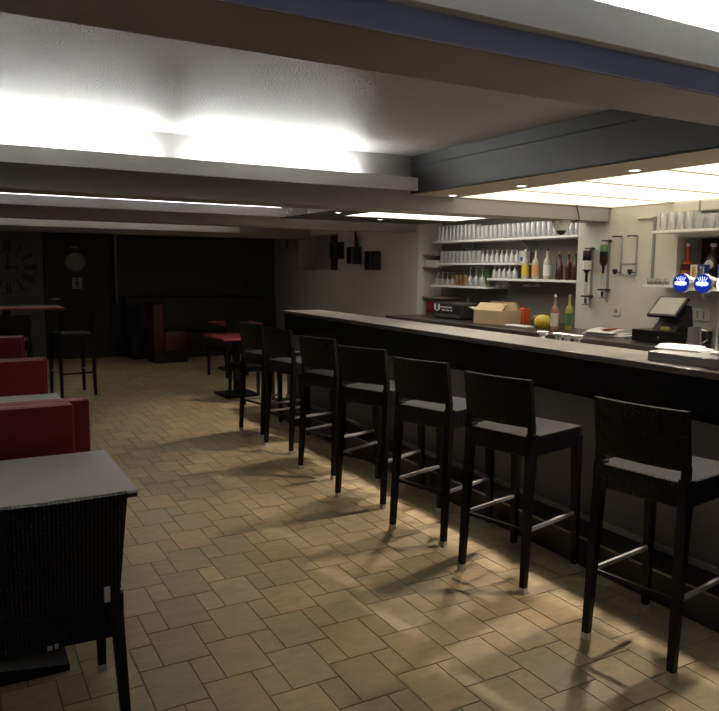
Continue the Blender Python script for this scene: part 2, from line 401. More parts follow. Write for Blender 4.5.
# ------------------------------------------------------------------ bar stools
def make_stool(label, group):
    # local: faces +x (towards the bar); back legs at x=0, front legs at x=.46; width .40 along y
    t = thing('bar_stool', label, 'stool', (0, 0, 0), 0, group)
    hw = .19
    for s in (-1, 1):
        lg = MB().bar((-.02, s*(hw+.008), .025), (.02, s*hw, .80), .015, .015, .022, .022).build('leg', 'black_leg', t)
        MB().bar((-.0215, s*(hw+.0083), 0), (-.02, s*(hw+.008), .03), .0165, .0165, .0165, .0165).build('foot_cap', 'cap_metal', lg)
        lg = MB().bar((.445, s*(hw+.008), .025), (.425, s*hw, .74), .015, .015, .022, .022).build('leg', 'black_leg', t)
        MB().bar((.4465, s*(hw+.0083), 0), (.445, s*(hw+.008), .03), .0165, .0165, .0165, .0165).build('foot_cap', 'cap_metal', lg)
    MB().box(-.005, .45, -.205, .205, .685, .79, .008).build('seat', 'wicker', t)
    b = MB()
    n = 8
    for i in range(n):   # gently curved, slightly reclined back panel
        ya, yb = -.205+.41*i/n, -.205+.41*(i+1)/n
        ca, cb = -.022*(1-(ya/.205)**2), -.022*(1-(yb/.205)**2)
        vs = []
        for yy, c in ((ya, ca), (yb, cb)):
            for zz, lean in ((.835, .0), (1.075, -.035)):
                for d in (-.014, .014): vs.append(b.bm.verts.new((.012+c+lean+d, yy, zz)))
        F = [(0, 2, 6, 4), (1, 5, 7, 3), (0, 4, 5, 1), (2, 3, 7, 6)]
        if i == 0: F.append((0, 1, 3, 2))
        if i == n-1: F.append((4, 6, 7, 5))
        for f in F: b.bm.faces.new([vs[k] for k in f])
    bmesh.ops.remove_doubles(b.bm, verts=b.bm.verts[:], dist=.0004)
    bk = b.build('backrest', 'wicker', t, smooth=True)
    for s in (-1, 1):
        MB().bar((.012, s*.192, .78), (.010, s*.192, .85), .018, .013).build('back_post', 'black_leg', bk)
    for s in (-1, 1):
        MB().bar((.002, s*(hw+.003), .315), (.435, s*(hw+.003), .315), .007, .009).build('side_stretcher', 'cap_metal', t)
    MB().bar((.002, -hw, .31), (.002, hw, .31), .007, .009).build('back_stretcher', 'black_leg', t)
    return t
ang = lambda ax, ay, bx, by: math.atan2(by-ay, bx-ax)
# feet of the two back legs (far, near)
feet = [((2.358, 2.192), (2.419, 1.792)), ((2.33, 3.048), (2.42, 2.668)), ((2.319, 3.742), (2.431, 3.367)), ((2.316, 4.465), (2.46, 4.117)),
        ((2.38, 5.25), (2.478, 4.88)), ((2.425, 6.10), (2.495, 5.73)), ((2.435, 6.80), (2.505, 6.42))]
nums = ['nearest the camera at the bar, before the steel worktop', 'second from the camera along the bar', 'third from the camera along the bar', 'fourth from the camera, middle of the bar row',
        'fifth from the camera along the bar', 'sixth from the camera, next to last at the bar', 'last in the row at the far end of the bar']
s0 = None
for (f, n), nm in zip(feet, nums):
    f, n = Vector((*f, 0)), Vector((*n, 0)); c = (f+n)/2; d = f-n
    rz = math.atan2(d.y, d.x)-PI/2
    loc = c + Vector((math.cos(rz), math.sin(rz), 0))*.02
    lab = 'black wicker bar stool ' + nm
    if s0 is None:
        s0 = make_stool(lab, 'wicker stools along the bar'); s0.location = loc; s0.rotation_euler = (0, 0, rz)
    else: dup(s0, loc, rz, lab)
dup(s0, (1.28, 9.33, 0), R(98), 'black wicker bar stool by the red-topped high table in front of the dark door', 'stools at the high table')
dup(s0, (.52, 8.62, 0), R(100), 'black wicker bar stool at the left picture edge, behind the third red bench', 'stools at the high table')

# ------------------------------------------------------------------ tables, benches and chair along the left wall
def cafe_table(loc, label, top, edge, hx=.60, hy=.35, h=.75, group=None):
    t = thing('cafe_table', label, 'table', loc, 0, group)
    tp = MB().box(-hx, hx, -hy, hy, h-.012, h, .003).build('tabletop', top, t)
    MB().box(-hx+.004, hx-.004, -hy+.004, hy-.004, h-.028, h-.012).build('underside', edge, tp)
    MB().box(-.035, .035, -.035, .035, .05, h-.028).build('pedestal', 'black_leg', t)
    MB().prism([(-.35, 0), (.35, 0), (.35, .025), (.06, .065), (-.06, .065), (-.35, .025)], 'y', -.19, .19).build('base', 'black_leg', t)
    return t
cafe_table((-.012, 3.155, 0), 'pale grey rectangular table in front of the black wicker chair', 'table', 'dark_edge', group='cafe tables between the red benches')
cafe_table((-.02, 4.90, 0), 'pale printed-top table between the first and second red benches', 'table_print', 'dark_edge', group='cafe tables between the red benches')
cafe_table((-.02, 6.77, 0), 'pale table hidden behind the second red bench', 'table', 'dark_edge', group='cafe tables between the red benches')
def bench(loc, label, face, xr):
    # local: backrest at y=0 with seat towards y=face
    t = thing('bench', label, 'bench', loc, 0, 'red benches along the left wall')
    s = face; L = xr+.70
    def yb(a, b): return (min(s*a, s*b), max(s*a, s*b))
    MB().box(-L, 0, *yb(0, .10), .16, .935, .012).build('backrest', 'red', t, smooth=True)
    MB().box(-L, 0, *yb(.102, .50), .30, .46, .025).build('seat', 'red', t, smooth=True)
    MB().box(-L+.03, -.03, *yb(.01, .47), 0, .16).build('plinth', 'black', t)
    return t
for i, (y, nm) in enumerate(((3.83, 'first'), (5.70, 'second'), (7.58, 'third'))):
    bench((.485 if i == 0 else .55, y-.002, 0), 'red padded bench back facing the camera, %s of the row from the front' % nm, -1, .485 if i == 0 else .55)
    bench((.575, y+.002, 0), 'red padded bench facing away, back to back behind the %s red bench' % nm, 1, .575)
ch = thing('dining_chair', 'black wicker chair with its back to the camera at the near grey table', 'chair', (.235, 2.485, 0), R(-2))
# local: faces +y, width .45 along x
for s in (-1, 1):
    lg = MB().bar((s*.225, .01, .02), (s*.200, .0, .46), .016, .016, .021, .021).build('leg', 'black_leg', ch)
    MB().bar((s*.2255, .0105, 0), (s*.225, .01, .022), .017).build('foot_cap', 'cap_metal', lg)
    lg = MB().bar((s*.20, .43, .02), (s*.20, .42, .46), .015, .015, .02, .02).build('leg', 'black_leg', ch)
    MB().bar((s*.20, .43, 0), (s*.20, .43, .03), .0165).build('foot_cap', 'cap_metal', lg)
MB().box(-.212, .212, -.005, .45, .345, .465, .01).build('seat', 'wicker', ch)
b = MB(); n = 8
for i in range(n):
    xa, xb = -.235+.47*i/n, -.235+.47*(i+1)/n
    ca, cb = -.02*(1-(xa/.235)**2), -.02*(1-(xb/.235)**2); vs = []
    for xx, c in ((xa, ca), (xb, cb)):
        for zz, lean in ((.475, 0), (.868, -.08)):
            for d in (-.015, .015): vs.append(b.bm.verts.new((xx*(1 if lean else .90), .008+c+lean+d, zz)))
    F = [(0, 4, 6, 2), (1, 3, 7, 5), (0, 1, 5, 4), (2, 6, 7, 3)]
    if i == 0: F.append((0, 2, 3, 1))
    if i == n-1: F.append((4, 5, 7, 6))
    for f in F: b.bm.faces.new([vs[k] for k in f])
bmesh.ops.remove_doubles(b.bm, verts=b.bm.verts[:], dist=.0004)
bk = b.build('backrest', 'wicker', ch, smooth=True)
for s in (-1, 1): MB().bar((s*.205, .006, .44), (s*.205, .004, .50), .02, .012).build('back_post', 'black_leg', bk)
MB().box(.160, .178, -.038, -.018, .49, .54).build('maker_tag', 'paper', bk)
MB().box(-.018, -.004, -.009, -.0045, .348, .362).box(.003, .015, -.009, -.0045, .350, .365).build('rating_tag', 'paper', ch)

# high table at the left, far
ht = thing('high_table', 'red-topped high table at the left in front of the wall clock', 'table', (.55, 9.75, 0))
MB().box(-.65, .62, -.33, .33, 1.075, 1.10, .004).build('tabletop', 'red_top', ht)
MB().box(-.04, .04, -.04, .04, .03, 1.075).build('pedestal', 'black_leg', ht)
MB().box(-.3, .3, -.25, .25, 0, .03, .006).build('base', 'black_leg', ht)

# ------------------------------------------------------------------ far end of the room
bs = thing('banquette', 'black padded banquette along the far dark wall', 'bench', (3.9, 13.48, 0))
MB().box(-1.25, 1.6, -.14, 0, 0, 1.06, .02).build('backrest', 'black', bs)
MB().box(-1.25, 1.6, -.60, -.145, .0, .45, .03).build('seat', 'black', bs)
rb = thing('bench', 'dark red bench end seen side-on below the far dark screen', 'bench', (2.87, 12.22, 0))
MB().box(0, .18, 0, .62, .18, .99, .02).build('backrest', 'burgundy', rb, smooth=True)
MB().box(.183, .60, 0, .62, .18, .53, .03).build('seat', 'burgundy', rb, smooth=True)
MB().box(.02, .57, .02, .60, 0, .18).build('plinth', 'black', rb)
def red_table(loc, hx, hy, label):
    t = thing('cafe_table', label, 'table', loc, 0, 'red-topped tables beyond the bar')
    MB().box(-hx, hx, -hy, hy, .725, .75, .004).build('tabletop', 'red_top', t)
    MB().box(-.035, .035, -.035, .035, .03, .725).build('pedestal', 'black_leg', t)
    MB().box(-.22, .22, -.22, .22, 0, .03, .006).build('base', 'black_leg', t)
red_table((3.09, 8.78, 0), .30, .40, 'red-topped low table just left of the last bar stool')
red_table((3.85, 11.0, 0), .33, .36, 'red-topped low table farther back behind the last bar stool')
def side_chair(loc, rz, label):
    t = thing('dining_chair', label, 'chair', loc, rz, 'black chairs at the red tables')
    for s in (-1, 1):
        MB().bar((s*.19, -.03, 0), (s*.185, 0, .45), .014, .014, .02, .02).build('leg', 'black_leg', t)
        MB().bar((s*.19, .40, 0), (s*.185, .39, .45), .014, .014, .02, .02).build('leg', 'black_leg', t)
    MB().box(-.21, .21, -.01, .42, .38, .46, .01).build('seat', 'wicker', t)
    MB().box(-.21, .21, -.05, -.02, .44, .86, .008).build('backrest', 'wicker', t)
    return t
c1 = side_chair((3.12, 8.12, 0), R(4), 'black wicker chair in front of the nearer red-topped table')
dup(c1, (3.6, 10.26, 0), R(20), 'black wicker chair in front of the farther red-topped table')

# wall clock with roman numerals
clk = thing('wall_clock', 'large round skeleton clock with dark roman numerals on the far wall', 'clock', (.82, 13.49, 1.565))
rg = MB()
for ra in (.44, .25):
    pts = [(ra*math.sin(2*PI*k/48), -.015, ra*math.cos(2*PI*k/48)) for k in range(49)]
    rg.tube(pts, .007, 6, False)
rg.build('ring', 'num_black', clk)
ROM = ['XII', 'I', 'II', 'III', 'IIII', 'V', 'VI', 'VII', 'VIII', 'IX', 'X', 'XI']
for h, sx in enumerate(ROM):
    a = 2*PI*h/12; mb = MB()
    wd = {'I': .028, 'V': .05, 'X': .055}; tot = sum(wd[c] for c in sx); x = -tot/2
    def P(u, v): return (u*math.cos(a)+v*math.sin(a), -.018, -u*math.sin(a)+v*math.cos(a))
    for c in sx:
        xc = x+wd[c]/2; x += wd[c]
        if c == 'I': mb.bar(P(xc, .26), P(xc, .43), .009, .006, upv=(0, 1, 0))
        if c == 'V': mb.bar(P(xc-.017, .43), P(xc, .26), .008, .006, upv=(0, 1, 0)).bar(P(xc+.017, .43), P(xc, .26), .007, .006, upv=(0, 1, 0))
        if c == 'X': mb.bar(P(xc-.02, .43), P(xc+.02, .26), .008, .006, upv=(0, 1, 0)).bar(P(xc+.02, .43), P(xc-.02, .26), .007, .006, upv=(0, 1, 0))
    mb.build('numeral', 'num_black', clk)
MB().bar((0, -.028, -.05), (0, -.028, .22), .010, .005, upv=(0, 1, 0)).build('hand', 'num_black', clk)
MB().bar((-.05, -.034, 0), (.15, -.034, 0), .012, .005, upv=(0, 1, 0)).build('hand', 'num_black', clk)
MB().tube([(0, 0, 0), (0, -.045, 0)], .03, 14).build('hub', 'num_black', clk)
struct('trim_17', MB().box(XL, 1.36, 13.47, 13.5, 0, 2.2), 'wall_mid')

dr = MB().box(1.37, 2.42, 13.44, 13.5, 0, 2.12, .004)
door = struct('door_1', dr, 'door_grey')
def attach(o): o.parent = door; return o
attach(MB().lathe([(.16, 0), (.16, .02), (.14, .025), (.135, .01), (.001, .01)], 28, (1.86, 13.44, 1.66), Matrix.Rotation(R(90), 3, 'X')).build('porthole', 'rod', smooth=True))
attach(MB().tube([(1.47, 13.44, 1.04), (1.47, 13.38, 1.04), (1.58, 13.38, 1.04)], .012, 8).build('door_handle', 'steel'))
attach(MB().box(1.78, 1.92, 13.43, 13.44, 1.90, 1.925).build('name_plate', 'rod'))
sg = attach(MB().box(1.80, 1.96, 13.432, 13.44, 1.21, 1.40).build('notice', 'rod'))
pg = MB().lathe([(.018, 0), (.001, .001)], 12, (1.88, 13.431, 1.365), Matrix.Rotation(R(90), 3, 'X'))
pg.box(1.86, 1.90, 13.429, 13.4315, 1.28, 1.34).box(1.862, 1.876, 13.429, 13.4315, 1.225, 1.28).box(1.884, 1.898, 13.429, 13.4315, 1.225, 1.28)
pg = pg.build('pictogram', 'num_black'); pg.parent = sg
scn = thing('projection_screen', 'wide dark grey screen panel on the far wall right of the door', 'screen', (2.53, 13.47, .95))
MB().box(.04, 2.35, -.01, .02, .12, 1.12).build('panel', 'panel_grey', scn)
MB().tube([(0, -.03, .0), (0, -.03, 1.2)], .022, 10).build('side_pole', 'rod', scn)
MB().box(0, 2.4, -.03, .02, 1.14, 1.2).build('case', 'black', scn)

# small things on the far right wall
sp = thing('wall_speaker', 'small pale speaker hung high at the left of the wall recess', 'speaker', (5.43, 12.42, 2.06))
MB().box(-.09, .09, -.08, .08, -.11, .11, .015, Matrix.Rotation(R(12), 3, 'X')).build('housing', 'rod', sp)
MB().box(.09, .125, -.02, .02, .0, .04).build('bracket', 'black', sp)
def cube_shelf(loc, s, label):
    t = thing('cube_shelf', label, 'shelf', loc, 0, 'black box shelves on the far side wall')
    h = s/2
    b = MB().box(-.12, 0, -h, h, -h, -h+.018).box(-.12, 0, -h, h, h-.018, h).box(-.12, 0, -h, -h+.018, -h+.018, h-.018).box(-.12, 0, h-.018, h, -h+.018, h-.018)
    b.build('case', 'black', t); MB().box(-.012, 0, -h+.018, h-.018, -h+.018, h-.018).build('back', 'black', t)
    MB().box(-.115, -.013, -.008, .008, -h+.018, h-.018).build('divider', 'steel_dark', t)
cube_shelf((XR-.002, 10.71, 1.89), .27, 'black box shelf on the side wall beside the recess, leftmost and highest of three')
cube_shelf((XR-.002, 10.13, 1.80), .26, 'middle black box shelf of the three on the side wall')
cube_shelf((XR-.002, 9.55, 1.72), .28, 'lowest rightmost black box shelf of the three, nearest the glass shelves')
pn = thing('pennant', 'pale pink pennant with a dark edge standing on the middle box shelf', 'decoration', (XR-.06, 10.13, 1.932))
MB().prism([(-.02, 0), (.13, 0), (.13, .20), (.02, .26)], 'x', -.008, .008).build('cloth', 'pink_paper', pn)
MB().prism([(-.12, 0), (-.03, 0), (-.02, .27)], 'x', -.012, .012).build('edge', 'black', pn)
tag(MB().box(-.12, .12, -.13, .13, 0, .11, .01).build('storage_box', 'dark_red', None, (XR+.2, 10.98, 1.572)), 'small red box standing in the opening of the far side wall', 'box')

# ------------------------------------------------------------------ shelves in the recess and on the wall
def shelf(x0, x1, ya, yb, z, th, label, mt='white', brackets=(), grp=None):
    t = thing('wall_shelf', label, 'shelf', (x0, ya, z), 0, grp)
    MB().box(0, x1-x0, 0, yb-ya, -th, 0, .002).build('board', mt, t)
    for yy in brackets:
        MB().prism([(x1-x0-.001, -th), (x1-x0-.22, -th), (x1-x0-.20, -th-.02), (x1-x0-.03, -th-.14), (x1-x0-.001, -th-.14)], 'y', yy-ya-.012, yy-ya+.012).build('bracket', 'rod', t)
    return t
XB = XR+.384
shelf(5.60, XB, 5.56, 7.06, 1.965, .022, 'upper white shelf of upturned tumblers, right-hand board by the wall corner', brackets=(6.55,))
shelf(5.60, XB, 7.065, 8.17, 1.965, .022, 'upper white shelf of upturned tumblers, left-hand board', brackets=(7.7,))
shelf(5.60, XB, 6.50, 8.03, 1.682, .022, 'middle white shelf of tumblers in the recess')
shelf(5.60, XB, 5.56, 7.0, 1.502, .024, 'long white bottle shelf at the right of the recess', brackets=(5.72,))
shelf(5.60, XB, 7.005, 8.18, 1.395, .022, 'lowest white shelf of stemmed glasses at the left of the recess')
shelf(5.62, XB, 8.08, 8.41, 1.80, .018, 'small brown corner shelf topmost at the left end of the recess', 'soffit')
shelf(5.62, XB, 8.06, 8.41, 1.635, .016, 'small corner shelf under the white box at the left end of the recess', 'soffit')
shelf(5.62, XB, 7.95, 8.41, 1.235, .02, 'low brown corner shelf just above the back counter', 'soffit')
tag(MB().box(-.13, .13, -.15, .15, 0, .085, .006).build('storage_box', 'white', None, (5.78, 8.23, 1.636)), 'white carton lying on the small corner shelf', 'box')
tag(MB().box(-.1, .1, -.12, .12, 0, .15, .02).build('cloth_pile', 'red', None, (5.72, 8.2, 1.021)), 'dark red folded cloth under the low corner shelf', 'cloth')
tag(MB().box(-.1, .1, -.1, .1, 0, .12, .01).build('storage_box', 'black', None, (5.8, 7.8, 1.966)), 'black box at the back of the upper shelf', 'box')
# right-hand glass shelf with rail, ledge
shelf(5.25, XR-.002, 2.3, 4.36, 1.945, .022, 'white shelf of glasses above the liquor niche at the right')
tag(MB().box(0, .30, 0, 2.15, -.02, 0, .002).build('wall_shelf', 'white', None, (5.25, 2.28, 1.487)), 'low white ledge below the liquor niche, behind the blue tap badges', 'shelf')
rl = thing('shelf_rail', 'thin grey upright rail on the wall beside the right glass shelf', 'rail', (XR-.001, 4.575, 1.49))
MB().box(-.012, 0, -.012, .012, 0, .60).build('upright', 'rod', rl)
MB().box(-.03, 0, .012, .19, .585, .60).build('arm', 'ivory', rl)
hb = thing('ceiling_box', 'long white housing under the backlit ceiling above the right glass shelf', 'housing', (XR-.001, 3.3, 2.10))
MB().box(-.14, 0, -1, .98, 0, .085, .01).build('case', 'ivory', hb)
MB().box(-.143, -.139, .72, .735, 0, .085).build('joint', 'rod', hb)

# ---- glassware
def prof_tumbler(r=.033, h=.15): return [(.001, h), (r*.86, h), (r, 0), (r-.003, 0), (r*.86-.003, h-.01), (.001, h-.01)]
def prof_up(r=.033, h=.10): return [(.001, 0), (r*.85, 0), (r, h), (r-.003, h), (r*.85-.003, .01), (.001, .01)]
def prof_wine_down(r=.036, h=.19):
    return [(r*.8, 0), (r, h*.22), (r*.86, h*.40), (r*.25, h*.52), (.005, h*.58), (.005, h*.93), (r*.85, h*.985), (r*.85, h), (.001, h)]
def prof_flute_down(r=.03, h=.14): return [(r, 0), (r*.75, h*.55), (.006, h*.8), (.006, h*.94), (r*.7, h), (.001, h)]
protos = {}
def glass_thing(kind, prof, mt, loc, label, group, cat='glass', name='drinking_glass'):
    if kind not in protos:
        o = MB().lathe(prof, 14).build(name, mt, None, loc, smooth=True); protos[kind] = o
    else:
        o = protos[kind].copy(); COL.objects.link(o); o.location = loc
    return tag(o, label, cat, group)
rr = random.Random(5)
# upper shelf: two rows of upturned tall tumblers
y = 5.62
k = 0
while y < 8.10:
    for row, x in enumerate((5.66, 5.76)):
        if abs(y-7.8) < .14 and row == 1: continue
        kind = 'tall' if y > 7.3 else 'mid'
        glass_thing(kind, prof_tumbler(.034, .195) if kind == 'tall' else prof_tumbler(.036, .165), 'glass', (x+rr.uniform(-.006, .006), y+row*.03, 1.9655),
                    'clear tall tumbler upside down at the left end of the upper recess shelf' if kind == 'tall' else 'clear tumbler upside down on the upper recess shelf', 'tall tumblers, left end of the upper shelf' if kind == 'tall' else 'upturned tumblers on the upper shelf')
    y += .082
y = 8.0
while y > 7.2:
    glass_thing('short', prof_up(.037, .15), 'glass', (5.66, y, 1.6825), 'clear upright tumbler at the left end of the middle recess shelf', 'tumblers on the middle shelf'); y -= .084
while y > 6.54:
    glass_thing('flute', prof_flute_down(.034, .15), 'glass', (5.66, y, 1.6825), 'clear stemmed glass upside down on the middle recess shelf', 'stemmed glasses on the middle shelf'); y -= .088
for y in (8.10, 7.99, 7.88, 7.77):
    glass_thing('wine', prof_wine_down(.04, .17), 'glass', (5.66, y, 1.3955), 'stemmed wine glass upside down left of the amber glasses on the lowest shelf', 'wine glasses at the left of the lowest shelf')
for y in (7.66, 7.58, 7.50):
    glass_thing('amber', prof_up(.036, .14), 'glass_amber', (5.66, y, 1.3955), 'amber-coloured tumbler on the lowest recess shelf', 'amber glasses on the lowest shelf')
for y in (7.40, 7.28, 7.16):
    glass_thing('winetall', prof_wine_down(.045, .245), 'glass', (5.66, y, 1.3955), 'tall wine glass upside down right of the amber glasses on the lowest shelf', 'tall wine glasses on the lowest shelf')
for y in (7.34, 7.22):
    glass_thing('green', prof_up(.05, .22), 'glass_green', (5.78, y, 1.3955), 'green glass behind the tall wine glasses on the lowest shelf', 'green glasses on the lowest shelf')
for y in (6.93, 6.84, 6.75, 6.66, 6.57):
    glass_thing('coup', prof_flute_down(.04, .145), 'glass', (5.66, y, 1.5025), 'clear stemmed glass upside down at the left of the bottle shelf', 'stemmed glasses on the bottle shelf')
for i, y in enumerate((6.95, 6.8, 6.45, 6.3)):
    glass_thing('hang', [(.05, 0), (.048, .012), (.02, .02), (.006, .03), (.006, .06)], 'glass', (5.75, y, 1.418), 'shallow glass hanging under the bottle shelf', 'glasses hung under the bottle shelf')
# right shelf
y = 4.30
for i in range(20):
    for row in range(2):
        if i < 4: glass_thing('rtall', prof_tumbler(.036, .15), 'glass', (5.32+row*.1, y, 1.9455), 'clear tumbler upside down at the left end of the right glass shelf', 'tumblers on the right shelf')
        else: glass_thing('rwine', prof_up(.045, .12), 'glass', (5.32+row*.11, y, 1.9455), 'clear rounded glass on the right glass shelf', 'rounded glasses on the right shelf')
    y -= .085 if i < 4 else .1
for i in range(5):
    o = glass_thing('shot', prof_up(.02, .055), 'glass', (5.30, 4.40-.046*i, 1.4875), 'small shot glass in the row on the low white ledge', 'shot glasses on the ledge')
    lq = MB().lathe([(.001, .004), (.0165, .004), (.0175, .024), (.001, .024)], 12).build('drink', 'black_liq', o, smooth=True)

# ---- bottles
def bottle(loc, h, r, liq, label, lab=None, cap='black', neck=.33, lab_rng=(.12, .48), flip=False, group=None, round_label=False):
    t = thing('bottle', label, 'bottle', loc, 0, group)
    f = (lambda z: h-z) if flip else (lambda z: z)
    sh = h*(1-neck)
    P = [(.001, 0), (r*.95, 0), (r, .008), (r, sh*.86), (r*.72, sh*.97), (r*.36, sh*1.06), (r*.32, h*.93), (.001, h*.93)]
    MB().lathe([(a, f(z)) for a, z in P], 16).build('body', liq, t, smooth=True)
    MB().lathe([(a, f(z)) for a, z in [(.001, h*.925), (r*.38, h*.925), (r*.38, h), (.001, h)]], 12).build('cap', cap, t, smooth=True)
    if lab:
        if round_label:
            MB().lathe([(r*.74, 0), (r*.74, .003), (.001, .004)], 20, (-r*.985, 0, f(sh*.66)), Matrix.Rotation(R(-90), 3, 'Y')).build('label', lab, t, smooth=True)
        else:
            MB().lathe([(r*1.03, f(h*lab_rng[0])), (r*1.03, f(h*lab_rng[1]))], 16).build('label', lab, t, smooth=True)
    return t
Z = 1.503
bottle((5.68, 6.42, Z), .335, .040, 'clear_liq', 'pale bottle with a yellow label on the bottle shelf, left of the orange-labelled one', 'yellow', 'white')
bottle((5.68, 6.25, Z), .335, .040, 'clear_liq', 'bottle with green neck and orange label on the bottle shelf', 'label_orange', 'green_lab')
bottle((5.68, 6.07, Z), .335, .040, 'clear_liq', 'bottle with white label and black cap on the bottle shelf', 'paper', 'black')
bottle((5.72, 5.93, Z), .30, .034, 'black_liq', 'dark bottle with golden top right of the white-labelled bottle', None, 'gold')
bottle((5.66, 5.85, Z), .25, .032, 'dark_red', 'short dark red bottle in front of the golden-topped bottle', None, 'dark_red')
bottle((5.74, 5.80, Z), .30, .034, 'amber', 'amber bottle at the back near the wall corner', None, 'gold')
bottle((5.66, 5.73, Z), .27, .032, 'dark_red', 'dark red bottle second from the wall corner on the bottle shelf', 'dark_red', 'black')
bottle((5.66, 5.63, Z), .27, .030, 'dark_red', 'dark red bottle hard against the wall corner', None, 'black')
pk = thing('carton', 'small white and blue packet on the middle shelf above the pale bottle', 'carton', (5.84, 6.62, 1.6825))
MB().box(-.04, .04, -.05, .05, 0, .14, .003).build('pack', 'paper', pk); MB().box(-.0405, .0405, -.02, .03, .02, .07).build('print', 'label_blue', pk)
bottle((5.12, 5.34, 1.021), .35, .036, 'pinkish', 'tall pinkish bottle on the back counter beside the yellow one', 'label_cream', 'white')
bottle((5.30, 5.33, 1.021), .35, .036, 'lime', 'yellow-green bottle on the back counter against the wall corner', 'green_lab', 'glass')
# bottles in the liquor niche at the right
Z = 1.488
bottle((5.62, 4.27, Z), .36, .055, 'red_orange', 'orange-red bottle with a pale neck leftmost in the liquor niche', 'dark_red', 'label_cream', neck=.45, lab_rng=(.35, .5))
bottle((5.76, 4.14, Z), .36, .045, 'black_liq', 'dark bottle with white cap at the back of the liquor niche', None, 'white')
bottle((5.60, 4.01, Z), .35, .055, 'black_liq', 'black bottle with a round white label in the liquor niche', 'paper', 'pink_paper', neck=.25, round_label=True)
bottle((5.76, 3.90, Z), .34, .045, 'dark_red', 'dark red bottle behind the round-labelled bottle, right', None, 'black')
for i, (y, a, b2, lb) in enumerate(((4.095, 'label_cream', 'gold', 'cream liquor box in the niche beside the orange-red bottle'), (4.02, 'label_blue', 'paper', 'blue and white striped box in the niche beside the cream box'), (3.84, 'label_blue', 'paper', 'blue box right of the round-labelled bottle'))):
    t = thing('carton', lb, 'carton', (5.50, y, Z)); MB().box(-.03, .03, -.033, .033, 0, .175, .003).build('pack', a, t)
    st = MB()
    for q in ((-.02, -.014), (.006, .012)) if i else ((-.012, .012),): st.box(-.0315, -.0295, q[0], q[1], .02, .155)
    st.build('print', b2, t)

# ---- wall optics: upside-down bottles with measures
def optic(y, z, liq, lab, cap, label):
    t = thing('bottle_dispenser', label, 'dispenser', (XR-.001, y, z), 0, 'bottle optics on the wall')
    MB().box(-.01, 0, -.012, .012, -.25, .345).build('back_plate', 'rod', t)
    MB().box(-.10, 0, -.035, .035, -.145, -.13).build('shelf_arm', 'black', t)
    MB().lathe([(.014, 0), (.018, -.04), (.02, -.10), (.012, -.13), (.010, -.20), (.03, -.215), (.03, -.225), (.001, -.225)], 12, (-.07, 0, 0)).build('measure', 'glass', t, smooth=True)
    MB().tube([(-.07, 0, -.16), (-.07, 0, -.215)], .012, 8).build('spout', 'black', t)
    MB().tube([(-.07, -.035, -.22), (-.07, .035, -.22)], .005, 6).build('push_bar', 'black', t)
    MB().box(-.08, 0, -.03, .03, .322, .335).build('top_clip', 'black', t)
optic(5.30, 1.49, None, None, None, 'wall optic at the left holding the dark upside-down bottle')
optic(5.09, 1.56, None, None, None, 'wall optic at the right holding the green-topped upside-down bottle')
bottle((XR-.071, 5.30, 1.49), .31, .042, 'black_liq', 'dark upside-down bottle with a pale label in the left wall optic', 'paper', 'black', flip=True, lab_rng=(.32, .6))
bottle((XR-.071, 5.09, 1.56), .29, .038, 'black_liq', 'upside-down bottle with a green end in the right wall optic', 'green_lab', 'gold', flip=True, lab_rng=(.02, .22))
for y, lb in ((4.935, 'empty wire bottle holder on the wall, the left one'), (4.76, 'empty wire bottle holder on the wall, the right one')):
    t = thing('bottle_holder', lb, 'holder', (XR-.001, y, 1.57), 0, 'empty bottle holders on the wall')
    MB().box(-.01, 0, -.008, .008, 0, .36).build('upright', 'steel', t)
    MB().tube([(0, 0, .355), (-.07, .03, .355), (-.10, .03, .35)], .007, 6).build('top_clip', 'black', t)
    MB().lathe([(.012, 0), (.026, .035), (.022, .05)], 10, (-.06, .02, .0)).build('cup', 'black', t, smooth=True)
    MB().tube([(0, 0, .02), (-.06, .02, .02)], .006, 6).build('cup_arm', 'black', t)
tie = thing('tie_bar', 'thin rod frame linking the two empty bottle holders', 'rail', (XR-.012, 4.848, 1.57))
MB().tube([(0, -.087, 0), (0, .087, 0)], .005, 6).tube([(0, -.087, .10), (0, .087, .10)], .005, 6).build('rods', 'steel', tie)
so = thing('wall_socket', 'square white wall socket between the papers and the bottle holders', 'socket', (XR-.001, 4.96, 1.223))
MB().box(-.012, 0, -.045, .045, -.045, .045, .004).build('plate', 'ivory', so)
MB().lathe([(.022, 0), (.02, -.004), (.001, -.003)], 16, (-.0125, 0, 0), Matrix.Rotation(R(90), 3, 'Y')).build('outlet', 'rod', so)
sw = thing('switch_panel', 'pale switch panel on the wall behind the till screen', 'switch', (XR-.001, 4.08, 1.24))
MB().box(-.015, 0, -.12, .10, -.05, .05, .004).build('plate', 'ivory', sw)
for q in (-.06, 0, .05): MB().box(-.019, -.015, q-.006, q+.006, -.03, .03).build('rocker', 'rod', sw)

# ---- ceiling camera on the beam
dc = thing('dome_camera', 'white dome-shaped fixture with a dark tip under the beam by the shelves', 'camera', (5.07, 5.25, 2.070))
MB().lathe([(.001, 0), (.085, 0), (.085, -.03), (.07, -.07), (.045, -.095)], 20).build('housing', 'white', dc, smooth=True)
MB().lathe([(.048, -.092), (.035, -.12), (.012, -.135), (.001, -.136)], 16).build('lens', 'black', dc, smooth=True)
tag(MB().tube([(5.09, 5.09, 2.21), (5.10, 5.075, 2.15), (5.12, 5.08, 2.10), (5.14, 5.09, 2.07), (5.11, 5.16, 2.06)], .006, 6).build('cable', 'black'), 'black cable hanging down the beam beside the dome fixture', 'cable')

